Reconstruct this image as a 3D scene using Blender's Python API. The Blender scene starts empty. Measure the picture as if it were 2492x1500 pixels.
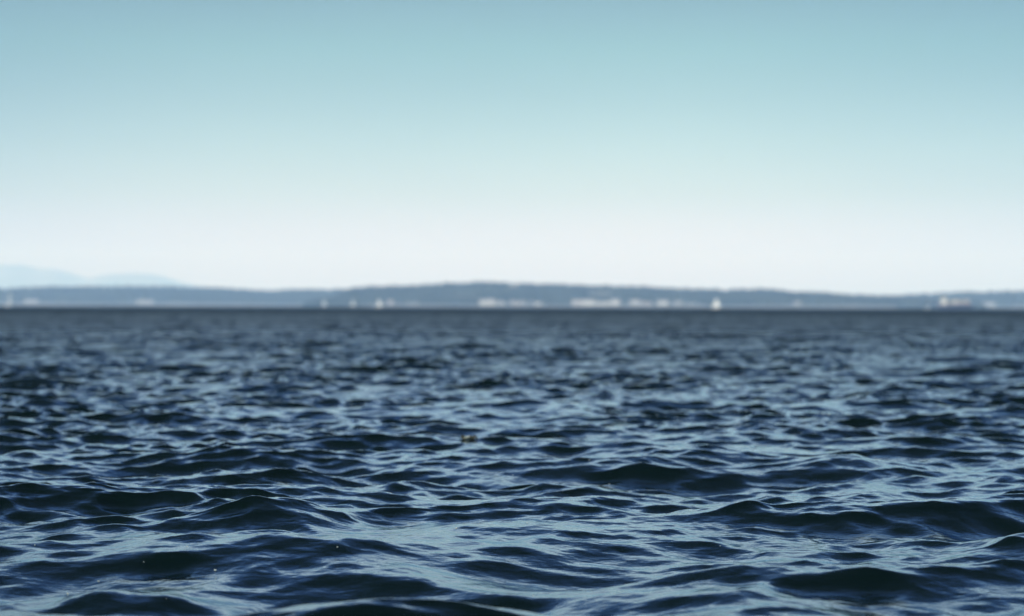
import bpy, bmesh, math, random
import numpy as np
from mathutils import Vector, Matrix

R = math.radians
sc = bpy.context.scene
col = sc.collection

# ------------------------------------------------------------------ camera
PW, PH = 2492.0, 1500.0
LENS = 72.0
FPX = LENS / 36.0 * PW
CAM_H = 1.75
cd = bpy.data.cameras.new('camera')
cam = bpy.data.objects.new('camera', cd)
col.objects.link(cam)
cd.lens = LENS; cd.sensor_width = 36.0
cd.clip_start = 0.05; cd.clip_end = 60000
cam.location = (0, 0, CAM_H)
PITCH, ROLL = R(-0.055), R(0.16)
cam.rotation_euler = (Matrix.Rotation(R(90) + PITCH, 3, 'X') @ Matrix.Rotation(ROLL, 3, 'Z')).to_euler()
cd.dof.use_dof = True
cd.dof.focus_distance = 16.0
cd.dof.aperture_fstop = 1.15
sc.camera = cam

# ------------------------------------------------------------------ sky + sun
SUN_EL, SUN_AZ = R(38), R(215)      # azimuth clockwise from +Y : behind the camera, a little to the left
w = bpy.data.worlds.new('World'); sc.world = w
w.use_nodes = True
nt = w.node_tree; nt.nodes.clear()
N = nt.nodes.new; L = nt.links.new
out = N('ShaderNodeOutputWorld'); bg = N('ShaderNodeBackground')
sky = N('ShaderNodeTexSky'); sky.sky_type = 'NISHITA'; sky.sun_disc = False
sky.sun_elevation = SUN_EL; sky.sun_rotation = SUN_AZ
sky.altitude = 0; sky.air_density = 1.0; sky.dust_density = 1.5; sky.ozone_density = 1.0
tc = N('ShaderNodeTexCoord'); sep = N('ShaderNodeSeparateXYZ')
nrm = N('ShaderNodeVectorMath'); nrm.operation = 'NORMALIZE'
L(tc.outputs['Generated'], nrm.inputs[0]); L(nrm.outputs[0], sep.inputs[0])
elv = N('ShaderNodeMath'); elv.operation = 'MAXIMUM'; elv.inputs[1].default_value = 0.0
L(sep.outputs['Z'], elv.inputs[0])
sq = N('ShaderNodeMath'); sq.operation = 'SQRT'; L(elv.outputs[0], sq.inputs[0])
ramp = N('ShaderNodeValToRGB'); ramp.color_ramp.interpolation = 'B_SPLINE' if False else 'LINEAR'
L(sq.outputs[0], ramp.inputs[0])
EXPO = 1.1
BETA = np.array([0.37, 0.60, 1.00]) * 1.12e-4       # scattering of the sea haze per metre
HAZE_TOP, HAZE_FAR = 700.0, 26000.0
HAZE_GLOW = np.array([0.86, 0.93, 0.90])            # how bright a very long path through it looks
def lin(c):
    c = np.array(c) / 255.0
    return np.where(c < 0.04045, c / 12.92, ((c + 0.055) / 1.055) ** 2.4)
# elevation in degrees, sky colour wanted there (display), clear-sky value of the Sky Texture there
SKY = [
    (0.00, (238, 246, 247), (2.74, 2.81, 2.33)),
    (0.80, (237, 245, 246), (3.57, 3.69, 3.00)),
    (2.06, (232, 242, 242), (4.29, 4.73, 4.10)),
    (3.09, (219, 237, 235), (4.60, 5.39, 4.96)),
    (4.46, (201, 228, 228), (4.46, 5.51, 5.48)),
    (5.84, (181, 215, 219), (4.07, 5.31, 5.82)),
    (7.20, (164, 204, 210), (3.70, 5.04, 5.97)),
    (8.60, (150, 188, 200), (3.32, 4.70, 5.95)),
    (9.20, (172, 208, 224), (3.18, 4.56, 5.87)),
    (10.20, (238, 262, 276), (2.98, 4.32, 5.77)),  # from here a bright bank added above the view to lift water highlights
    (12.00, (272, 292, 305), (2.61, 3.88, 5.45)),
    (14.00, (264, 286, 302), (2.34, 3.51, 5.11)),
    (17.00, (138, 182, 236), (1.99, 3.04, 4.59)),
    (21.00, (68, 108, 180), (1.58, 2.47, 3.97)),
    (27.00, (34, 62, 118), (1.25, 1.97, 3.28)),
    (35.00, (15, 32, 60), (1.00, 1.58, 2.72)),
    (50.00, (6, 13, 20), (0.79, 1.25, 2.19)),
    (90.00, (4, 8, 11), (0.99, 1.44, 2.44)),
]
SKY_TINT = []
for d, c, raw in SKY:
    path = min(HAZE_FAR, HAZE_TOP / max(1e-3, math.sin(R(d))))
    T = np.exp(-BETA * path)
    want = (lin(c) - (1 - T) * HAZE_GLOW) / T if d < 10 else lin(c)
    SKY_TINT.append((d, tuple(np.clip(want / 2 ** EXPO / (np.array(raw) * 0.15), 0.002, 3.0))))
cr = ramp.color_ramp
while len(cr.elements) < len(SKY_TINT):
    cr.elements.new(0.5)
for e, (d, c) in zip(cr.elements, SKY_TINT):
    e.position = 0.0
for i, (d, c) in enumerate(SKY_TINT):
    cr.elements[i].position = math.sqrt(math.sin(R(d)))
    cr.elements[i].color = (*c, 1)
mul = N('ShaderNodeMix'); mul.data_type = 'RGBA'; mul.blend_type = 'MULTIPLY'; mul.inputs[0].default_value = 1
mul.clamp_result = False
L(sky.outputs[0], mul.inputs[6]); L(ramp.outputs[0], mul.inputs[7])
# the haze in the sky is brightest straight across the water and thins towards both sides
azm = N('ShaderNodeMath'); azm.operation = 'ABSOLUTE'
shx = N('ShaderNodeMath'); shx.operation = 'ADD'; shx.inputs[1].default_value = 0.03
L(sep.outputs['X'], shx.inputs[0]); L(shx.outputs[0], azm.inputs[0])
side = N('ShaderNodeMapRange'); side.interpolation_type = 'SMOOTHSTEP'
side.inputs['From Min'].default_value = 0.07; side.inputs['From Max'].default_value = 0.34
L(azm.outputs[0], side.inputs['Value'])
tint = N('ShaderNodeMix'); tint.data_type = 'RGBA'
tint.inputs[6].default_value = (1, 1, 1, 1); tint.inputs[7].default_value = (0.74, 0.80, 0.84, 1)
L(side.outputs[0], tint.inputs[0])
mul2 = N('ShaderNodeMix'); mul2.data_type = 'RGBA'; mul2.blend_type = 'MULTIPLY'; mul2.inputs[0].default_value = 1
L(mul.outputs[2], mul2.inputs[6]); L(tint.outputs[2], mul2.inputs[7])
# faint uneven veil in the air
vm = N('ShaderNodeMapping'); vm.inputs['Scale'].default_value = (5, 5, 26); L(nrm.outputs[0], vm.inputs[0])
vn = N('ShaderNodeTexNoise'); vn.inputs['Detail'].default_value = 5; vn.inputs['Scale'].default_value = 1.0; L(vm.outputs[0], vn.inputs['Vector'])
vr = N('ShaderNodeMapRange'); vr.inputs['From Min'].default_value = 0.25; vr.inputs['From Max'].default_value = 0.75
vr.inputs['To Min'].default_value = 0.965; vr.inputs['To Max'].default_value = 1.035; L(vn.outputs[0], vr.inputs['Value'])
# bright and dim patches added above the view for uneven reflections on the water
vm2 = N('ShaderNodeMapping'); vm2.inputs['Scale'].default_value = (6, 6, 14); L(nrm.outputs[0], vm2.inputs[0])
vn2 = N('ShaderNodeTexNoise'); vn2.inputs['Detail'].default_value = 4; vn2.inputs['Scale'].default_value = 1.0; L(vm2.outputs[0], vn2.inputs['Vector'])
vr2 = N('ShaderNodeMapRange'); vr2.inputs['From Min'].default_value = 0.35; vr2.inputs['From Max'].default_value = 0.65
vr2.inputs['To Min'].default_value = 0.62; vr2.inputs['To Max'].default_value = 1.35; L(vn2.outputs[0], vr2.inputs['Value'])
vh = N('ShaderNodeMapRange'); vh.inputs['From Min'].default_value = math.sin(R(9)); vh.inputs['From Max'].default_value = math.sin(R(14))
L(sep.outputs['Z'], vh.inputs['Value'])
vx = N('ShaderNodeMix'); L(vh.outputs[0], vx.inputs[0]); L(vr.outputs[0], vx.inputs[2]); L(vr2.outputs[0], vx.inputs[3]); vr = vx
mul3 = N('ShaderNodeVectorMath'); mul3.operation = 'SCALE'; L(mul2.outputs[2], mul3.inputs[0]); L(vr.outputs[0], mul3.inputs['Scale'])
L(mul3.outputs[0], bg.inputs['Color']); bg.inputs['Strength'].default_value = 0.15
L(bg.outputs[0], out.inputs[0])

sd = bpy.data.lights.new('sun', 'SUN'); sun = bpy.data.objects.new('sun', sd); col.objects.link(sun)
sd.energy = 4.35; sd.angle = R(0.53); sd.color = (0.965, 1.0, 0.97)
sdir = Vector((math.sin(SUN_AZ) * math.cos(SUN_EL), math.cos(SUN_AZ) * math.cos(SUN_EL), math.sin(SUN_EL)))
sun.rotation_euler = sdir.to_track_quat('Z', 'Y').to_euler()
sun.location = (-30, -40, 60)

sc.render.engine = 'CYCLES'
sc.view_settings.view_transform = 'Standard'; sc.view_settings.look = 'None'
sc.view_settings.exposure = EXPO; sc.view_settings.gamma = 1.0
sc.cycles.use_denoising = True
sc.cycles.max_bounces = 6; sc.cycles.glossy_bounces = 4; sc.cycles.volume_bounces = 1
sc.cycles.sample_clamp_indirect = 4.0

# ------------------------------------------------------------------ helpers
def tag(o, label=None, cat=None, group=None, kind=None):
    if label: o['label'] = label
    if cat: o['category'] = cat
    if group: o['group'] = group
    if kind: o['kind'] = kind
    return o

def empty(name, loc, rz=0.0):
    o = bpy.data.objects.new(name, None); col.objects.link(o)
    o.location = loc; o.rotation_euler = (0, 0, rz); o.empty_display_size = 1
    return o

def mat(name, color, rough=0.6, noise=None, amount=0.25, metallic=0.0):
    m = bpy.data.materials.new(name); m.use_nodes = True
    t = m.node_tree; b = t.nodes['Principled BSDF']
    b.inputs['Base Color'].default_value = (*color, 1)
    b.inputs['Roughness'].default_value = rough
    b.inputs['Metallic'].default_value = metallic
    if noise:
        tcn = t.nodes.new('ShaderNodeTexCoord')
        nz = t.nodes.new('ShaderNodeTexNoise'); nz.inputs['Scale'].default_value = noise
        nz.inputs['Detail'].default_value = 6
        t.links.new(tcn.outputs['Object'], nz.inputs['Vector'])
        mx = t.nodes.new('ShaderNodeMix'); mx.data_type = 'RGBA'
        mx.inputs[6].default_value = (*[c * (1 - amount) for c in color], 1)
        mx.inputs[7].default_value = (*[min(1, c * (1 + amount)) for c in color], 1)
        mr = t.nodes.new('ShaderNodeMapRange'); mr.inputs['From Min'].default_value = 0.3; mr.inputs['From Max'].default_value = 0.7
        t.links.new(nz.outputs[0], mr.inputs['Value']); t.links.new(mr.outputs[0], mx.inputs[0])
        t.links.new(mx.outputs[2], b.inputs['Base Color'])
    return m

def link_bm(name, bm, m, parent=None, smooth=False):
    me = bpy.data.meshes.new(name); bm.normal_update(); bm.to_mesh(me); bm.free()
    if m: me.materials.append(m)
    if smooth:
        me.polygons.foreach_set('use_smooth', [True] * len(me.polygons))
    o = bpy.data.objects.new(name, me); col.objects.link(o)
    if parent: o.parent = parent
    return o

def box(bm, x0, x1, y0, y1, z0, z1):
    r = bmesh.ops.create_cube(bm, size=1)
    bmesh.ops.scale(bm, vec=(x1 - x0, y1 - y0, z1 - z0), verts=r['verts'])
    bmesh.ops.translate(bm, vec=((x0 + x1) / 2, (y0 + y1) / 2, (z0 + z1) / 2), verts=r['verts'])
    return r['verts']

def tube(bm, a, b, r0, r1, n=8):
    a, b = Vector(a), Vector(b)
    d = b - a
    r = bmesh.ops.create_cone(bm, cap_ends=True, segments=n, radius1=r0, radius2=r1, depth=d.length)
    q = d.to_track_quat('Z', 'Y').to_matrix().to_4x4()
    bmesh.ops.transform(bm, matrix=Matrix.Translation((a + b) / 2) @ q, verts=r['verts'])

def grid_mesh(name, X, Y, Z, m, smooth=True, wrap=False):
    nr, nc = X.shape
    me = bpy.data.meshes.new(name)
    co = np.stack([X, Y, Z], -1).reshape(-1, 3).astype(np.float32)
    me.vertices.add(nr * nc); me.vertices.foreach_set('co', co.ravel())
    i = np.arange(nr * nc, dtype=np.int32).reshape(nr, nc)
    if wrap:
        i = np.concatenate([i, i[:, :1]], 1)
    q = np.stack([i[:-1, :-1], i[:-1, 1:], i[1:, 1:], i[1:, :-1]], -1).reshape(-1, 4)
    me.loops.add(q.size); me.loops.foreach_set('vertex_index', q.ravel())
    me.polygons.add(len(q))
    me.polygons.foreach_set('loop_start', np.arange(0, q.size, 4, dtype=np.int32))
    me.update(calc_edges=True)
    me.polygons.foreach_set('use_smooth', np.full(len(q), smooth))
    me.materials.append(m)
    me.validate()
    o = bpy.data.objects.new(name, me); col.objects.link(o)
    return o

CR = cam.rotation_euler.to_matrix()
def ray(px, py):
    return (CR @ Vector(((px - PW / 2) / FPX, -(py - PH / 2) / FPX, -1))).normalized()
def at(px, Y, py=747.0):
    "world point seen at pixel (px, py) at depth Y"
    d = ray(px, py)
    return Vector((0, 0, CAM_H)) + d * (Y / d.y)

# ------------------------------------------------------------------ water
rng = np.random.default_rng(11)
def fft_tile(Lt, n, lmin, lmax, lpeak, slope, theta0, spread):
    k1 = 2 * np.pi * np.fft.fftfreq(n, Lt / n)
    kx, ky = np.meshgrid(k1, k1)
    k = np.hypot(kx, ky); k[0, 0] = 1
    kp = 2 * np.pi / lpeak
    P = k ** -4.0 * np.exp(-0.9 * (kp / k) ** 2)
    th = np.arctan2(ky, kx) - theta0
    D = np.abs(np.cos(th / 2)) ** (2 * spread) + 0.04
    k0, k1_ = 2 * np.pi / lmax, 2 * np.pi / lmin
    band = 1 / (1 + (k0 / k) ** 8) * np.exp(-(k / k1_) ** 4)
    P = P * D * band; P[0, 0] = 0
    H = (rng.normal(size=(n, n)) + 1j * rng.normal(size=(n, n))) * np.sqrt(P)
    h = np.fft.ifft2(H).real
    s = np.sqrt(np.mean(np.fft.ifft2(1j * kx * H).real ** 2 + np.fft.ifft2(1j * ky * H).real ** 2))
    g = slope / s
    return (Lt, n, theta0, [(h * g), np.fft.ifft2(1j * kx / k * H).real * g, np.fft.ifft2(1j * ky / k * H).real * g])

def sample(tile, x, y):
    Lt, n, _, F = tile
    u = (x / Lt * n) % n; v = (y / Lt * n) % n
    i = np.floor(u).astype(np.int32); j = np.floor(v).astype(np.int32)
    fu = (u - i).astype(np.float32); fv = (v - j).astype(np.float32)
    i %= n; j %= n
    i1 = (i + 1) % n; j1 = (j + 1) % n
    r = []
    for f in F:
        f = f.astype(np.float32)
        r.append((f[j, i] * (1 - fu) + f[j, i1] * fu) * (1 - fv) + (f[j1, i] * (1 - fu) + f[j1, i1] * fu) * fv)
    return r

TH = R(-82)     # the chop runs towards the viewer
TILES = [
    # size   n    lmin  lmax  peak  slope  dir     spread chop rot
    (61.3, 1024, 1.4, 9.0, 2.3, 0.110, TH, 8, 1.3, 0.0),
    (83.9, 1024, 3.5, 16.0, 6.0, 0.035, TH + 0.25, 8, 1.2, 0.31),
    (17.7, 1024, 0.30, 1.4, 0.75, 0.175, TH - 0.1, 4.0, 1.3, -0.22),
    (5.3, 512, 0.085, 0.32, 0.22, 0.070, TH, 2.0, 0.8, 0.47),
]
tiles = [(fft_tile(*a[:8]), a[8], a[9], a[5]) for a in TILES]
def value_noise(x, y, s, seed):
    g = np.random.default_rng(seed).random((64, 64)).astype(np.float32)
    u = x / s; v = y / s
    i = np.floor(u).astype(np.int64); j = np.floor(v).astype(np.int64)
    fu = u - i; fv = v - j; fu = fu * fu * (3 - 2 * fu); fv = fv * fv * (3 - 2 * fv)
    a = g[j % 64, i % 64]; b = g[j % 64, (i + 1) % 64]; c = g[(j + 1) % 64, i % 64]; d = g[(j + 1) % 64, (i + 1) % 64]
    return (a * (1 - fu) + b * fu) * (1 - fv) + (c * (1 - fu) + d * fu) * fv

# rings and spokes of the water sheet, dense where it is looked at
rr = [0.25]
while rr[-1] < 20500:
    r_ = rr[-1]
    if r_ < 7: st = 0.06
    elif r_ < 1500: st = max(0.012, 0.0018 * r_)
    elif r_ < 5000: st = 0.010 * r_
    else: st = 0.06 * r_
    rr.append(r_ + st)
rr = np.array(rr)
aa = list(np.arange(0, R(18), 0.0009)); st = 0.0009
while aa[-1] + st < math.pi - 0.01:
    aa.append(aa[-1] + st); st = min(0.035, st * 1.05)
aa = np.array([-a for a in aa[:0:-1]] + aa)
RR, AA = np.meshgrid(rr, aa, indexing='ij')
X = RR * np.sin(AA); Y = RR * np.cos(AA); Z = np.zeros_like(X)
X0, Y0 = X.copy(), Y.copy()
def fade(r0, r1):
    return np.clip((r1 - rr) / (r1 - r0), 0, 1)
fades = [fade(2200, 4000), fade(2200, 4000), fade(350, 2600), fade(35, 450)]
gust = 0.55 + 0.9 * value_noise(X0 + 400, Y0 + 900, 3.1, 3) * value_noise(X0 + 100, Y0, 11.0, 4) * 1.6
lost = np.zeros_like(X0)          # slope variance of the waves too small for the mesh out there
for (tile, chop, rot, slope), fd in zip(tiles, fades):
    m = fd > 0
    c, s = math.cos(rot), math.sin(rot)
    x, y = X0[m], Y0[m]
    h, dx, dy = sample(tile, x * c - y * s, x * s + y * c)
    f = np.broadcast_to(fd[m][:, None], h.shape)
    calm = np.clip((RR[m] - 11.0) / 13.0, 0, 1)      # a slick close by: the small chop is weaker, the swell rounder
    f = f * (gust[m] * (0.50 + 0.50 * calm) if tile[0] < 18 else (1.50 - 0.50 * calm))
    Z[m] += h * f
    X[m] += (dx * c + dy * s) * chop * f
    Y[m] += (-dx * s + dy * c) * chop * f
    lost += (slope ** 2) * (1 - fd[:, None] ** 2)
Z[rr > 3500] -= 0.05

# the larger single waves: (pixel x, pixel y of the dark face, width in pixels, steepness, slant)
WAVES = [
    (1560, 1150, 360, .30, -.10), (1330, 1180, 300, .24, 0), (1700, 1105, 380, .24, 0), (2190, 1110, 340, .30, -.08),
    (2190, 1200, 240, .22, 0), (2340, 1272, 420, .25, -.10), (1720, 1322, 210, .24, -.05), (1640, 1415, 520, .32, -.05),
    (1250, 1465, 360, .28, 0), (2080, 997, 430, .24, -.04), (2400, 952, 260, .30, 0), (2400, 917, 230, .24, 0),
    (2020, 1040, 170, .26, 0), (2010, 1430, 300, .24, -.12), (620, 1137, 300, .24, .05), (430, 1155, 180, .26, 0),
    (1110, 1160, 320, .28, -.06), (230, 1180, 280, .20, 0), (900, 1035, 270, .26, -.04), (810, 937, 250, .24, 0),
    (780, 900, 110, .24, 0), (750, 1355, 420, .24, .05), (370, 1370, 260, .24, 0), (260, 1445, 580, .34, .04),
    (700, 1460, 350, .26, 0), (1110, 1440, 420, .28, .05), (110, 1232, 250, .20, 0), (100, 855, 120, .24, 0),
    (330, 853, 110, .24, 0), (1450, 1245, 260, .10, 0), (1240, 1270, 200, .18, 0), (980, 1230, 180, .16, 0), (2430, 1060, 260, .26, -.1),
]
for wx_, wy_, ww, st_, sl in WAVES:
    p = at(wx_, 10.0, wy_); d = Vector((0, 0, CAM_H)); k = CAM_H / (CAM_H - p.z)
    cx, cy = p.x * k, p.y * k
    half = ww / FPX * cy * 0.55
    ln = min(0.50, max(0.18, half * 0.40))
    cy += ln * 0.35
    m = (np.abs(rr - math.hypot(cx, cy)) < ln * 3.5 + half)
    i0, i1 = np.nonzero(m)[0][[0, -1]]
    xs_, ys_ = X0[i0:i1 + 1], Y0[i0:i1 + 1]
    u = (xs_ - cx) / half; v = (ys_ - cy - sl * (xs_ - cx) - 0.12 * ln * np.sin(xs_ * 5.1 + cx)) / ln
    hb = (0.78 + 0.35 * (wy_ > 1400)) * st_ * ln * np.exp(-u ** 2) * (np.exp(-v ** 2) - 0.35 * np.exp(-((v + 1.1) / 1.3) ** 2))
    Z[i0:i1 + 1] += hb
    Y[i0:i1 + 1] -= 0.6 * hb


wm = bpy.data.materials.new('water'); wm.use_nodes = True
t = wm.node_tree; b = t.nodes['Principled BSDF']
b.inputs['Base Color'].default_value = (0.0008, 0.0028, 0.0030, 1)
b.inputs['IOR'].default_value = 1.333
b.inputs['Roughness'].default_value = 0.06
tcn = t.nodes.new('ShaderNodeTexCoord')
mp = t.nodes.new('ShaderNodeMapping'); mp.inputs['Scale'].default_value = (0.75, 1.0, 1.0)
nz = t.nodes.new('ShaderNodeTexNoise'); nz.inputs['Scale'].default_value = 13.0; nz.inputs['Detail'].default_value = 4
bp = t.nodes.new('ShaderNodeBump'); bp.inputs['Strength'].default_value = 1.0; bp.inputs['Distance'].default_value = 0.006
t.links.new(tcn.outputs['Object'], mp.inputs[0]); t.links.new(mp.outputs[0], nz.inputs['Vector'])
t.links.new(nz.outputs[0], bp.inputs['Height'])
at_ = t.nodes.new('ShaderNodeAttribute'); at_.attribute_name = 'ripple'
# a clear dark body under a slightly blue mirror; where the ripples are too small for the mesh the mirror is
# rough, and its facets seen edge-on lean towards the viewer, so they reflect less
df = t.nodes.new('ShaderNodeBsdfDiffuse'); df.inputs['Color'].default_value = (0.0010, 0.0032, 0.0034, 1)
gl = t.nodes.new('ShaderNodeBsdfGlossy'); gl.inputs['Color'].default_value = (0.78, 0.91, 1.0, 1)
geo = t.nodes.new('ShaderNodeNewGeometry')
dot = t.nodes.new('ShaderNodeVectorMath'); dot.operation = 'DOT_PRODUCT'
t.links.new(bp.outputs[0], dot.inputs[0]); t.links.new(geo.outputs['Incoming'], dot.inputs[1])
def mth(op, *ins):
    n_ = t.nodes.new('ShaderNodeMath'); n_.operation = op
    for k, v in enumerate(ins):
        if isinstance(v, (int, float)): n_.inputs[k].default_value = v
        else: t.links.new(v, n_.inputs[k])
    return n_.outputs[0]
cosv = mth('MAXIMUM', dot.outputs['Value'], 0.0)
r2 = mth('MULTIPLY', at_.outputs['Fac'], at_.outputs['Fac'])
cosv = mth('MINIMUM', mth('ADD', cosv, mth('MULTIPLY', r2, 2.4)), 1.0)
fres = mth('MULTIPLY_ADD', mth('POWER', mth('SUBTRACT', 1.0, cosv), 4.3), 0.98, 0.02)
m1 = t.nodes.new('ShaderNodeMixShader')
t.links.new(mth('MINIMUM', at_.outputs['Fac'], 0.30), gl.inputs['Roughness'])
for n_ in (df, gl): t.links.new(bp.outputs[0], n_.inputs['Normal'])
t.links.new(fres, m1.inputs[0]); t.links.new(df.outputs[0], m1.inputs[1]); t.links.new(gl.outputs[0], m1.inputs[2])
t.links.new(m1.outputs[0], t.nodes['Material Output'].inputs['Surface'])
t.nodes.remove(b)
water = grid_mesh('water', X, Y, Z, wm, wrap=True)
tag(water, kind='structure')
ra = water.data.attributes.new('ripple', 'FLOAT', 'POINT'); lost = np.minimum(lost, 0.0125)
ra.data.foreach_set('value', np.sqrt(2.5 * lost / np.sqrt(lost + 0.004) + 0.0045).astype(np.float32).ravel())

# ------------------------------------------------------------------ land across the water
def ground_mat(name, c1, c2, scale):
    m = bpy.data.materials.new(name); m.use_nodes = True
    t = m.node_tree; b = t.nodes['Principled BSDF']; b.inputs['Roughness'].default_value = 0.95
    b.inputs['Specular IOR Level'].default_value = 0.1
    tcn = t.nodes.new('ShaderNodeTexCoord'); nz = t.nodes.new('ShaderNodeTexNoise')
    nz.inputs['Scale'].default_value = scale; nz.inputs['Detail'].default_value = 8
    mr = t.nodes.new('ShaderNodeMapRange'); mr.inputs['From Min'].default_value = 0.35; mr.inputs['From Max'].default_value = 0.65
    mx = t.nodes.new('ShaderNodeMix'); mx.data_type = 'RGBA'
    mx.inputs[6].default_value = (*c1, 1); mx.inputs[7].default_value = (*c2, 1)
    t.links.new(tcn.outputs['Object'], nz.inputs['Vector']); t.links.new(nz.outputs[0], mr.inputs['Value'])
    t.links.new(mr.outputs[0], mx.inputs[0]); t.links.new(mx.outputs[2], b.inputs['Base Color'])
    return m
M_LAND = ground_mat('dry_slope', (0.035, 0.040, 0.030), (0.08, 0.075, 0.06), 0.02)
M_TREES = ground_mat('tree_canopy', (0.008, 0.014, 0.012), (0.024, 0.032, 0.024), 0.015)
M_ROCK = ground_mat('mountain_rock', (0.05, 0.07, 0.05), (0.14, 0.14, 0.13), 0.002)

def hill(name, prof, Y, depth, rough, m, step=12.0, ridge=0.5, seed=1, canopy=0.0):
    """a land mass whose skyline follows prof [(pixel x, pixel y)] as seen from the far side of the water"""
    Yr = Y + depth * ridge
    px = np.array([p[0] for p in prof], float); py = np.array([p[1] for p in prof], float)
    wx = (px - PW / 2) / FPX * Yr
    hz = (745.2 + 0.0028 * (px - PW / 2) - py) / FPX * Yr + CAM_H - canopy
    nx = int((wx[-1] - wx[0]) / step); ny = int(depth / step)
    xs = np.linspace(wx[0], wx[-1], nx); ts = np.linspace(0, 1, ny)
    # smooth interpolation of the skyline
    H = np.interp(xs, wx, hz)
    kk = max(1, int(40 / step)); ker = np.hanning(2 * kk + 3)[1:-1]; ker /= ker.sum()
    H = np.convolve(np.pad(H, len(ker) // 2, mode='edge'), ker, 'valid')[:nx]
    XX, TT = np.meshgrid(xs, ts)
    up = np.clip(TT / ridge, 0, 1); dn = np.clip((1 - TT) / (1 - ridge), 0, 1)
    prof_t = np.where(TT < ridge, 0.16 * np.clip(up * 9, 0, 1) + 0.84 * (up * up * (3 - 2 * up)), dn * dn * (3 - 2 * dn))
    n = sum(value_noise(XX + 9000, TT * depth + 9000, s, seed + i) * a for i, (s, a) in enumerate([(430, .5), (170, .3), (60, .2)]))
    end = np.clip(np.minimum(XX - wx[0], wx[-1] - XX) / (0.04 * (wx[-1] - wx[0])), 0, 1)
    ZZ = H[None, :] * prof_t * (1 + rough * (n - 0.5) * 2 * (up < 1) * (1 - up)) + rough * 4 * (n - 0.5)
    ZZ = ZZ * end - 1.2 * (TT < 0.004) - 1.2 * (TT > 0.996) - 1.0 * (1 - end)
    o = grid_mesh(name, XX, Y + TT * depth, ZZ, m)
    tag(o, kind='structure')
    return (xs, ts, ZZ, Y, depth)

def land_z(hd, x, y):
    xs, ts, ZZ, Y, depth = hd
    i = np.clip(((x - xs[0]) / (xs[1] - xs[0])), 0, len(xs) - 1.001); j = np.clip((y - Y) / depth * (len(ts) - 1), 0, len(ts) - 1.001)
    a = i.astype(int); c = j.astype(int); fi = i - a; fj = j - c
    return (ZZ[c, a] * (1 - fi) + ZZ[c, a + 1] * fi) * (1 - fj) + (ZZ[c + 1, a] * (1 - fi) + ZZ[c + 1, a + 1] * fi) * fj

def forest(hd, n, seed, t0=0.03, t1=0.62, size=(3.6, 7.5)):
    "tree crowns over a land mass: it reads as one wood"
    g = np.random.default_rng(seed)
    xs, ts, ZZ, Y, depth = hd
    x = g.uniform(xs[0], xs[-1], n); y = Y + depth * g.uniform(t0, t1, n)
    keep = (value_noise(x + 5000, y, 140, seed) * 0.7 + value_noise(x + 5000, y, 45, seed + 1) * 0.5) > 0.36
    x, y = x[keep], y[keep]; n = len(x)
    z = land_z(hd, x, y); r = g.uniform(*size, n); hgt = r * g.uniform(1.3, 2.4, n)
    nu = 7; rings = [(0.0, 0.55), (0.28, 1.0), (0.62, 0.72), (1.0, 0.0)]
    V = []
    for f, q in rings:
        for k in range(nu):
            a = 2 * math.pi * k / nu
            jj = g.uniform(0.75, 1.25, n)
            V.append(np.stack([x + np.cos(a) * r * q * jj, y + np.sin(a) * r * q * jj, z - 1 + hgt * (f * g.uniform(0.9, 1.08, n))], -1))
    V = np.stack(V, 1)
    nv = V.shape[1]
    base = []
    for a in range(len(rings) - 1):
        for k in range(nu):
            k2 = (k + 1) % nu
            base.append((a * nu + k, a * nu + k2, (a + 1) * nu + k2, (a + 1) * nu + k))
    base = np.array(base, np.int32)
    q = (base[None] + (np.arange(n, dtype=np.int32) * nv)[:, None, None]).reshape(-1, 4)
    me = bpy.data.meshes.new('forest')
    me.vertices.add(n * nv); me.vertices.foreach_set('co', V.astype(np.float32).ravel())
    me.loops.add(q.size); me.loops.foreach_set('vertex_index', q.ravel())
    me.polygons.add(len(q)); me.polygons.foreach_set('loop_start', np.arange(0, q.size, 4, dtype=np.int32))
    me.update(calc_edges=True); me.materials.append(M_TREES); me.validate()
    o = bpy.data.objects.new('forest', me); col.objects.link(o)
    return o

centre = hill('shore_hill', [(790, 742), (830, 716), (850, 710), (880, 705), (930, 704), (1000, 702), (1040, 701), (1060, 697), (1090, 696), (1130, 697),
     (1150, 693), (1180, 691), (1200, 693), (1215, 697), (1240, 695), (1262, 697), (1350, 699), (1430, 701), (1500, 704), (1570, 704),
     (1590, 708), (1680, 711), (1750, 712), (1800, 712), (1850, 710), (1880, 711), (1910, 716), (2000, 720), (2050, 724), (2150, 728), (2230, 734), (2290, 742)],
     4000, 900, 0.10, M_LAND, seed=5, canopy=6)
left = hill('shore_hill', [(-900, 712), (-500, 700), (-200, 704), (0, 707), (60, 706), (110, 703), (200, 703), (300, 702), (400, 702), (500, 705), (560, 706), (600, 710),
     (650, 712), (700, 709), (800, 709), (900, 708), (1100, 716), (1300, 740)], 5200, 1200, 0.10, M_LAND, step=16, seed=9, canopy=6)
right = hill('shore_hill', [(1700, 742), (1900, 735), (2050, 730), (2150, 727), (2190, 724), (2250, 719), (2320, 717), (2370, 714), (2420, 716), (2450, 713), (2492, 714),
     (2600, 709), (2900, 703), (3300, 712)], 5000, 1200, 0.10, M_LAND, step=16, seed=13, canopy=6)
for hd, n, s, lab in ((centre, 15000, 1, 'dark woods covering the low hill straight across the water'),
                      (left, 20000, 2, 'pale blue woods along the far left shore below the mountains'),
                      (right, 14000, 3, 'pale blue woods along the far right shore behind the ship')):
    tag(forest(hd, n, s), lab, 'woods', kind='stuff')
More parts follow.
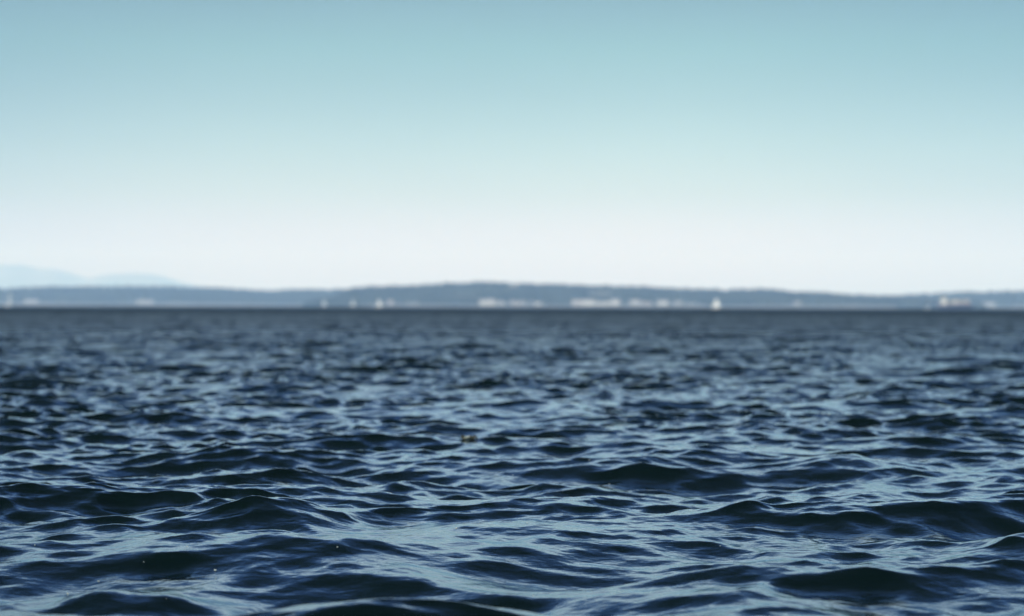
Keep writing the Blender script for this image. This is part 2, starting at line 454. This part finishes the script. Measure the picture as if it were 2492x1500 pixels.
hill('mountain', [(-900, 690), (-600, 640), (-400, 655), (-250, 632), (-120, 640), (0, 645), (65, 645), (95, 657), (130, 653), (160, 662), (190, 672), (215, 679), (300, 700), (420, 728), (520, 745)],
     22000, 3500, 0.15, M_ROCK, step=70, seed=21)
hill('mountain', [(-100, 745), (60, 715), (150, 696), (215, 680), (240, 673), (280, 666), (330, 665), (370, 666), (400, 675), (450, 690), (500, 700), (560, 706), (700, 722), (850, 745)],
     21500, 3500, 0.15, M_ROCK, step=70, seed=25)

# ------------------------------------------------------------------ buildings on the far shore
M_WALL = mat('cream_render', (0.27, 0.265, 0.25), 0.8, 0.6, 0.08)
M_WALL2 = mat('white_boarding', (0.32, 0.32, 0.31), 0.7, 0.6, 0.06)
M_WALL3 = mat('dull_pink_render', (0.19, 0.17, 0.165), 0.8, 0.6, 0.08)
M_WALL4 = mat('grey_boarding', (0.13, 0.14, 0.145), 0.8, 0.6, 0.1)
M_ROOF = mat('slate_roof', (0.16, 0.16, 0.17), 0.7, 1.2, 0.2)
M_GLASS = mat('window_glass', (0.03, 0.04, 0.05), 0.08)
M_FRAME = mat('window_frame', (0.7, 0.7, 0.7), 0.5)

def building(px, wpx, Y, z, hgt, depth, wall_m, label, group, flat=False, floors=2, rz=0.0, cat='house'):
    c = at(px, Y); wd = wpx / FPX * Y
    e = empty('house' if cat == 'house' else 'waterfront_building', (c.x, Y, z), rz)
    tag(e, label, cat, group)
    bm = bmesh.new(); box(bm, -wd / 2, wd / 2, 0, depth, -3, hgt)
    bmesh.ops.bevel(bm, geom=bm.edges[:], offset=0.05, segments=1)
    link_bm('wall', bm, wall_m, e)
    bm = bmesh.new()
    if flat:
        box(bm, -wd / 2 - .4, wd / 2 + .4, -.4, depth + .4, hgt + 0.003, hgt + .5)
    else:
        ov = 0.6; rh = depth * 0.32
        v = [bm.verts.new(p) for p in ((-wd/2-ov, -ov, hgt), (wd/2+ov, -ov, hgt), (wd/2+ov, depth+ov, hgt), (-wd/2-ov, depth+ov, hgt),
                                       (-wd/2-ov, depth/2, hgt+rh), (wd/2+ov, depth/2, hgt+rh))]
        for f in ((0, 1, 5, 4), (2, 3, 4, 5), (0, 4, 3), (1, 2, 5), (3, 2, 1, 0)): bm.faces.new([v[i] for i in f])
        bmesh.ops.translate(bm, vec=(0, 0, 0.003), verts=bm.verts[:])
    link_bm('roof', bm, M_ROOF, e)
    nwin = max(2, int(wd / 4.2)); fh = hgt / floors
    frame_me = glass_me = None
    for fl in range(floors):
        for k in range(nwin):
            if fl == 0 and k == nwin // 2: continue
            if frame_me is None:
                bm = bmesh.new(); box(bm, -.8, .8, -.06, .05, 0, 1.5)
                fr = link_bm('window', bm, M_FRAME, e); frame_me = fr.data
                bm = bmesh.new(); box(bm, -.68, .68, -.08, -.055, .12, 1.38)
                gl = link_bm('pane', bm, M_GLASS, fr); glass_me = gl.data
            else:
                fr = bpy.data.objects.new('window', frame_me); col.objects.link(fr); fr.parent = e
                gl = bpy.data.objects.new('pane', glass_me); col.objects.link(gl); gl.parent = fr
            fr.location = (-wd / 2 + (k + .5) * wd / nwin, 0, fl * fh + fh * .32)
    bm = bmesh.new(); box(bm, -.55, .55, -.05, .04, 0, 2.1)
    dr = link_bm('door', bm, M_ROOF, e); dr.location = (-wd / 2 + (nwin // 2 + .5) * wd / nwin, 0, 0.02)
    return e

G1 = 'pale buildings strung along the far waterfront'
def bz(Y): return 2.0
B = [
 # px   width  Y     h   depth wall    flat floors label
 (1186, 38, 4022, 12, 14, M_WALL, False, 3, 'bright pale waterfront building at the left end of the row under the hilltop'),
 (1222, 26, 4024, 8, 12, M_WALL4, False, 2, 'dull grey waterfront house just right of the bright building under the hilltop'),
 (1254, 30, 4026, 8, 12, M_WALL3, False, 2, 'low beige waterfront house midway along the faint row under the hilltop'),
 (1284, 22, 4024, 8, 12, M_WALL4, False, 2, 'faint grey waterfront house left of the small pale block'),
 (1309, 16, 4022, 10, 12, M_WALL, True, 2, 'small pale block at the right end of the row under the hilltop'),
 (1405, 26, 4025, 11, 14, M_WALL3, False, 2, 'dull pink building at the left end of the long bright waterfront row'),
 (1433, 28, 4022, 13, 14, M_WALL2, False, 3, 'white gabled building second from the left in the long bright waterfront row'),
 (1466, 34, 4024, 12, 14, M_WALL, True, 3, 'cream flat roofed block in the middle of the long bright waterfront row'),
 (1497, 22, 4022, 14, 14, M_WALL2, False, 3, 'tall white building at the right end of the long bright waterfront row'),
 (1546, 24, 4022, 12, 14, M_WALL, False, 3, 'pale building left of the pinkish one in the pair right of the long row'),
 (1573, 26, 4024, 12, 14, M_WALL3, True, 3, 'pinkish flat roofed building in the pair right of the long row'),
 (1613, 26, 4022, 11, 14, M_WALL2, False, 2, 'white waterfront building standing alone right of the pinkish one'),
 (1650, 20, 4026, 8, 12, M_WALL4, False, 2, 'small grey house right of the lone white waterfront building'),
 (1683, 26, 4026, 8, 12, M_WALL4, True, 2, 'low grey shed between the small grey house and the sailboat'),
 (1818, 30, 4090, 8, 12, M_WALL4, False, 2, 'greyish house on the slope right of the middle sailboat'),
 (1944, 22, 4030, 8, 12, M_WALL4, False, 2, 'faint grey house low on the shore near the right end of the dark hill'),
 (2070, 24, 4030, 8, 12, M_WALL4, True, 2, 'faint flat roofed house where the dark hill runs down to the water'),
 (950, 14, 4024, 10, 12, M_WALL3, False, 2, 'small dull house just right of the bright sailboat'),
 (1010, 40, 4026, 7, 12, M_WALL4, True, 1, 'long low grey shed on the shore right of the small dull house'),
 (352, 40, 5222, 10, 16, M_WALL4, False, 2, 'faint wide building on the left shore under the second mountain'),
 (430, 50, 5224, 8, 16, M_WALL4, True, 2, 'faint low grey building on the left shore beyond the wide one'),
 (75, 34, 5222, 11, 16, M_WALL4, False, 2, 'faint building on the left shore right of the tall sailboat'),
 (2200, 60, 5022, 10, 18, M_WALL, True, 2, 'long pale flat roofed building on the right shore left of a sailboat'),
 (2405, 36, 5024, 10, 16, M_WALL4, False, 2, 'faint grey building on the right shore beyond the stern of the ship'),
]
for i, (px, wp, Y_, h_, d_, m_, fl_, n_, lab) in enumerate(B):
    hd = centre if Y_ < 4800 and 800 < px < 2280 else (left if px < 900 else right)
    xw = np.array([at(px, Y_).x]); zz = float(land_z(hd, xw, np.array([float(Y_)]))[0])
    building(px, wp, Y_, max(1.5, zz), h_ * 0.62, d_, m_, lab, G1, fl_, n_, cat='building')
xw = at(1250, 4330).x
building(1252, 24, 4330, float(land_z(centre, np.array([xw]), np.array([4330.0]))[0]) + 3, 10, 12, M_WALL,
         'pale building high on the wooded hillside just below the hilltop', G1, False, 3, cat='building')

# pale beach and sea wall at the foot of the land
M_SAND = mat('pale_beach', (0.07, 0.075, 0.08), 0.9, 0.05, 0.3)
def beach(px0, px1, Y, hgt):
    a, b_ = at(px0, Y).x, at(px1, Y).x
    n = 60; xs = np.linspace(a, b_, n); g = value_noise(xs + 3000, xs * 0 + 7, 60, 31)
    ts = np.array([0, .15, .5, 1.0])
    XX, TT = np.meshgrid(xs, ts)
    ZZ = (hgt * np.array([-0.3, 0.25, .7, 1.0]))[:, None] * (0.6 + 0.8 * g)[None, :]
    tag(grid_mesh('beach', XX, Y - 22 + TT * 26 + (g * 10 - 5)[None, :], ZZ, M_SAND), kind='structure')
beach(880, 1370, 4000, 4.0); beach(1370, 1720, 4000, 5.0); beach(1730, 2180, 4000, 4.0)
beach(-400, 860, 5200, 5.5); beach(2120, 3000, 5000, 5.5)

# ------------------------------------------------------------------ boats
M_HULLW = mat('white_gelcoat', (0.45, 0.45, 0.45), 0.35, 0.8, 0.04)
M_SAIL = mat('sailcloth', (0.62, 0.62, 0.60), 0.8, 0.5, 0.05)
M_ALU = mat('mast_metal', (0.5, 0.5, 0.5), 0.4, metallic=0.6)
M_DARKHULL = mat('dark_blue_hull', (0.010, 0.014, 0.035), 0.5, 0.2, 0.3)
M_BOOT = mat('red_boot_stripe', (0.10, 0.03, 0.025), 0.6)

def loft_hull(L_, beam, free, draft, sheer, bow_rake, nst=16, transom=0.75):
    "a hull along x with its bow at +x"
    bm = bmesh.new(); ring = []
    for i in range(nst + 1):
        s = i / nst
        half = beam / 2 * (transom + (1 - transom) * math.sin(min(1, s * 1.6) * math.pi / 2)) * (1 - max(0, (s - .45) / .55) ** 2.2) + 0.01
        deck = free * (1 + sheer * (s - .4) ** 2 * 2.5)
        x = -L_ / 2 + L_ * s
        pts = []
        for f, zz in ((1, deck), (.97, deck * .5), (.86, 0.0), (.5, -draft * .75), (0, -draft)):
            pts.append((x + bow_rake * (s ** 3) * (zz / free), half * f, zz))
        full = pts + [(p[0], -p[1], p[2]) for p in pts[-2::-1]]
        ring.append([bm.verts.new(p) for p in full])
    for a, b_ in zip(ring, ring[1:]):
        for k in range(len(a) - 1):
            bm.faces.new((a[k], a[k + 1], b_[k + 1], b_[k]))
        bm.faces.new((a[0], b_[0], b_[-1], a[-1]))
    bm.faces.new(ring[0]); bm.faces.new(ring[-1][::-1])
    bmesh.ops.recalc_face_normals(bm, faces=bm.faces[:])
    return bm

def sail(bm, tack, head, clew, belly, n=9, th=0.02):
    "triangular sail with a curved belly"
    tack, head, clew = Vector(tack), Vector(head), Vector(clew)
    nn = (head - tack).cross(clew - tack).normalized()
    for side in (0, 1):
        G = []
        for i in range(n + 1):
            u = i / n; row = []
            a = tack.lerp(head, u); b_ = clew.lerp(head, u)
            for j in range(n + 1):
                v = j / n
                p = a.lerp(b_, v) + nn * (belly * math.sin(math.pi * v) * (1 - u) ** .6 * (.5 + u)) + nn * th * side
                row.append(bm.verts.new(p))
            G.append(row)
        for i in range(n):
            for j in range(n):
                f = (G[i][j], G[i][j + 1], G[i + 1][j + 1], G[i + 1][j])
                bm.faces.new(f if side else f[::-1])
    bmesh.ops.remove_doubles(bm, verts=bm.verts[:], dist=1e-4)

def sailboat(px, Y, hdg, mast, label, heel=0.0, jib=True, boom_ang=12, L_=None):
    c = at(px, Y); L_ = L_ or mast * 0.72
    e = empty('sailboat', (c.x, Y, 0.0), R(hdg)); e.rotation_euler = (R(heel), 0, R(hdg))
    tag(e, label, 'sailboat', 'sailboats crossing in front of the far shore')
    link_bm('hull', loft_hull(L_, L_ * .3, L_ * .10, L_ * .06, .5, L_ * .06), M_HULLW, e, True)
    bm = bmesh.new(); vs = box(bm, -L_ * .15, L_ * .18, -L_ * .09, L_ * .09, L_ * .10, L_ * .155)
    bmesh.ops.bevel(bm, geom=bm.edges[:], offset=L_ * .015, segments=2)
    link_bm('cabin', bm, M_HULLW, e)
    mx = L_ * .1
    bm = bmesh.new(); tube(bm, (mx, 0, L_ * .1), (mx, 0, mast), .08, .05); link_bm('mast', bm, M_ALU, e)
    ba = R(180 + boom_ang); bl = L_ * .46
    be = Vector((mx + math.cos(ba) * bl, math.sin(ba) * bl, L_ * .24))
    bm = bmesh.new(); tube(bm, (mx, 0, L_ * .22), be, .06, .05); link_bm('boom', bm, M_ALU, e)
    bm = bmesh.new(); sail(bm, (mx - .1, 0, L_ * .24), (mx - .05, 0, mast * .97), be + Vector((0, 0, .08)), L_ * .05)
    link_bm('mainsail', bm, M_SAIL, e, True)
    if jib:
        bm = bmesh.new(); sail(bm, (L_ * .5, 0, L_ * .16), (mx + .12, 0, mast * .88), (mx - L_ * .02, -L_ * .1, L_ * .2), L_ * .05)
        link_bm('jib', bm, M_SAIL, e, True)
    bm = bmesh.new(); vs = box(bm, -L_ * .52, -L_ * .49, -.04, .04, -L_ * .05, L_ * .08); link_bm('rudder', bm, M_HULLW, e)
    return e

sailboat(21, 1960, 78, 15.5, 'tall narrow white sailboat at the far left edge seen nearly end on', heel=2, boom_ang=35, L_=9.5)
sailboat(788, 3300, 30, 12.5, 'faint leaning sailboat leftmost of the three near the middle of the shore', heel=-8, boom_ang=25)
sailboat(858, 3400, 32, 13.5, 'faint leaning sailboat between two others near the left foot of the dark hill', heel=-8, boom_ang=25)
sailboat(921, 2350, 12, 10.8, 'brightest small sailboat with full white sails left of the dark hill', heel=-5, boom_ang=40, L_=8)
sailboat(1742, 2190, 8, 11.2, 'white sailboat with a clean triangle of sails in front of the dark hill', heel=3, boom_ang=10, L_=9.2)
sailboat(2258, 2200, 48, 11.5, 'narrow white sailboat just left of the dark ship', heel=2, boom_ang=35, L_=7.5)

# the ship: low dark hull, pale wheelhouse forward, deck cargo behind
SY = 1900.0
c = at(2324, SY)
ship = empty('cargo_ship', (c.x, SY, 0), R(180))
tag(ship, 'long low dark blue cargo ship with a pale deckhouse near the right edge', 'ship')
ship.scale = (1, 1, 1.4)
SL = 80 / FPX * SY
link_bm('hull', loft_hull(SL, 7.5, 3.0, 1.5, .35, 1.8, 24, .9), M_DARKHULL, ship, True)
bm = bmesh.new(); box(bm, -SL * .45, SL * .22, -3.1, 3.1, 3.003, 3.5); link_bm('hatch_coaming', bm, M_DARKHULL, ship)
bm = bmesh.new(); box(bm, SL * .26, SL * .42, -2.6, 2.6, 3.1, 6.0); bmesh.ops.bevel(bm, geom=bm.edges[:], offset=.15, segments=2)
dh = link_bm('deckhouse', bm, M_WALL2, ship)
bm = bmesh.new(); box(bm, SL * .29, SL * .40, -2.1, 2.1, 6.003, 8.1); bmesh.ops.bevel(bm, geom=bm.edges[:], offset=.12, segments=2)
wh = link_bm('wheelhouse', bm, M_WALL2, ship)
for k in range(5):
    bm = bmesh.new(); x_ = SL * (.30 + .02 * k); box(bm, x_, x_ + .5, -2.13, -2.09, 7.0, 7.7); link_bm('window', bm, M_GLASS, wh)
    bm = bmesh.new(); box(bm, x_, x_ + .5, 2.09, 2.13, 7.0, 7.7); link_bm('window', bm, M_GLASS, wh)
bm = bmesh.new(); tube(bm, (SL * .34, 0, 8.1), (SL * .34, 0, 11), .1, .06); link_bm('mast', bm, M_ALU, ship)
bm = bmesh.new(); tube(bm, (-SL * .46, 0, 3.0), (-SL * .46, 0, 6.2), .12, .08); tube(bm, (-SL * .46, 0, 5.8), (-SL * .3, 0, 6.6), .08, .05)
link_bm('derrick', bm, M_ALU, ship)
for k in range(5):
    bm = bmesh.new(); x0 = -SL * .42 + k * SL * .127
    box(bm, x0, x0 + SL * .122, -2.6, 2.6, 3.503, 5.9 + .25 * math.sin(k * 2.3))
    bmesh.ops.bevel(bm, geom=bm.edges[:], offset=.06, segments=1)
    tag(link_bm('deck_cargo', bm, [M_WALL3, M_WALL4, M_WALL3, M_WALL, M_WALL4][k], ship))

# ------------------------------------------------------------------ things afloat close by
bpy.context.view_layer.update()
def surface(px, py):
    ok, loc, n, i = water.ray_cast(cam.location, ray(px, py))
    return (loc, n) if ok else (at(px, 12, py), Vector((0, 0, 1)))

M_FOAM = mat('foam_bubble', (0.17, 0.19, 0.18), 0.3, 40, 0.15)
M_KELP = mat('wet_seaweed', (0.018, 0.020, 0.010), 0.22, 30, 0.5)
M_BIT = mat('pale_seaweed_bladder', (0.10, 0.105, 0.07), 0.3, 60, 0.3)

def fleck(px, py, wpx, label, seed):
    loc, n = surface(px, py)
    d = (loc - cam.location).length
    rad = wpx / FPX * d / 2 * 0.7
    g = random.Random(seed); bm = bmesh.new()
    for k in range(g.randint(4, 7)):
        rr_ = rad * g.uniform(.3, .6)
        r_ = bmesh.ops.create_icosphere(bm, subdivisions=2, radius=rr_)
        bmesh.ops.scale(bm, vec=(1, 1, .7), verts=r_['verts'])
        bmesh.ops.translate(bm, vec=(g.uniform(-.6, .6) * rad, g.uniform(-.5, .5) * rad, rr_ * .25), verts=r_['verts'])
    o = link_bm('foam_fleck', bm, M_FOAM, None, True); o.location = loc
    tag(o, label, 'foam', 'white flecks of foam floating on the near water')

FL = [
 (85, 1327, 7, 'small white foam fleck near the left edge on the nearer dark water'),
 (165, 1445, 9, 'bright round foam fleck in the dark bottom left corner'),
 (240, 1415, 8, 'greyish foam fleck between the two other flecks of the bottom left corner'),
 (350, 1368, 6, 'dim foam fleck on the dark wave right of the bottom left corner'),
 (525, 1388, 12, 'long white foam fleck on the dark trough left of centre'),
 (405, 1457, 5, 'faint foam fleck lowest of all near the bottom edge'),
 (455, 1330, 5, 'tiny foam fleck on the slope above the long one'),
 (820, 1332, 10, 'flat white foam fleck on the dark wave below centre left'),
 (1110, 1286, 10, 'oval white foam fleck right of the middle bright streak'),
 (810, 1190, 5, 'tiny foam fleck on a dark wave left of centre'),
 (1434, 1120, 6, 'bright fleck on the crest right of centre in the middle distance'),
 (1248, 1157, 5, 'tiny bright fleck in the dark trough just right of centre'),
 (1483, 1179, 5, 'tiny bright fleck in the broad dark wave right of centre'),
 (1753, 1329, 5, 'tiny pale fleck on the wave right of centre near the bottom'),
 (1297, 1450, 5, 'single faint fleck at the bottom edge just right of centre'),
 (1283, 1273, 5, 'tiny fleck at the edge of the bright water below centre'),
 (2003, 1008, 7, 'dimmer left one of two flecks side by side on a far dark wave at right'),
 (2016, 1009, 8, 'brighter right one of two flecks side by side on a far dark wave at right'),
 (1065, 905, 8, 'blurred pale fleck on a far crest above the seaweed clump'),
 (1134, 1079, 5, 'pale fleck drifting just in front of the seaweed clump'),
]
for i, (px, py, wp, lab) in enumerate(FL): fleck(px, py, wp, lab, i + 3)

loc, n = surface(1140, 1068)
clump = empty('seaweed_clump', loc - Vector((0, 0, .012)))
tag(clump, 'dark clump of floating seaweed with pale bladders on a wave near the centre', 'seaweed')
g = random.Random(5)
for k in range(9):
    bm = bmesh.new(); a = g.uniform(0, math.tau); Lf = g.uniform(.07, .13); wdt = g.uniform(.010, .02)
    prev = None; base = Vector((g.uniform(-.06, .06), g.uniform(-.03, .03), .01))
    for s in range(9):
        u = s / 8
        p = base + Vector((math.cos(a + u * g.uniform(-.3, .3)) * Lf * u, math.sin(a) * Lf * u * .5, .035 * math.sin(u * math.pi) * (1 + .4 * math.sin(k + u * 6))))
        wv = Vector((-math.sin(a), math.cos(a), .3 * math.sin(u * 9 + k))).normalized() * wdt * (1 - .8 * u)
        row = [bm.verts.new(p + wv), bm.verts.new(p - wv), bm.verts.new(p - wv + Vector((0, 0, -.004))), bm.verts.new(p + wv + Vector((0, 0, -.004)))]
        if prev:
            for q in range(4): bm.faces.new((prev[q], prev[(q + 1) % 4], row[(q + 1) % 4], row[q]))
        prev = row
    link_bm('frond', bm, M_KELP, clump, True)
for (dx, dz, r_, m_) in ((-.028, .028, .016, M_BIT), (-.012, .03, .013, M_BIT), (.005, .042, .012, M_FOAM), (.05, .035, .012, M_KELP), (.03, .03, .016, M_KELP), (.075, .03, .012, M_KELP), (-.045, .022, .010, M_BIT)):
    bm = bmesh.new(); r2 = bmesh.ops.create_icosphere(bm, subdivisions=2, radius=r_)
    bmesh.ops.scale(bm, vec=(1.3, 1, .8), verts=r2['verts']); bmesh.ops.translate(bm, vec=(dx, -.02, dz), verts=r2['verts'])
    link_bm('bladder', bm, m_, clump, True)

# ------------------------------------------------------------------ air
hm = bpy.data.materials.new('sea_haze'); hm.use_nodes = True
t = hm.node_tree; t.nodes.clear()
vo = t.nodes.new('ShaderNodeVolumePrincipled'); ou = t.nodes.new('ShaderNodeOutputMaterial')
vo.inputs['Color'].default_value = (*(BETA / BETA[2]), 1); vo.inputs['Absorption Color'].default_value = (1, 1, 1, 1)
vo.inputs['Density'].default_value = float(BETA[2]); vo.inputs['Anisotropy'].default_value = 0.0
t.links.new(vo.outputs[0], ou.inputs['Volume'])
bm = bmesh.new(); box(bm, -24000, 24000, -17500, HAZE_FAR + 1500, -1.5, HAZE_TOP)
haze = link_bm('haze', bm, hm)
tag(haze, kind='stuff')
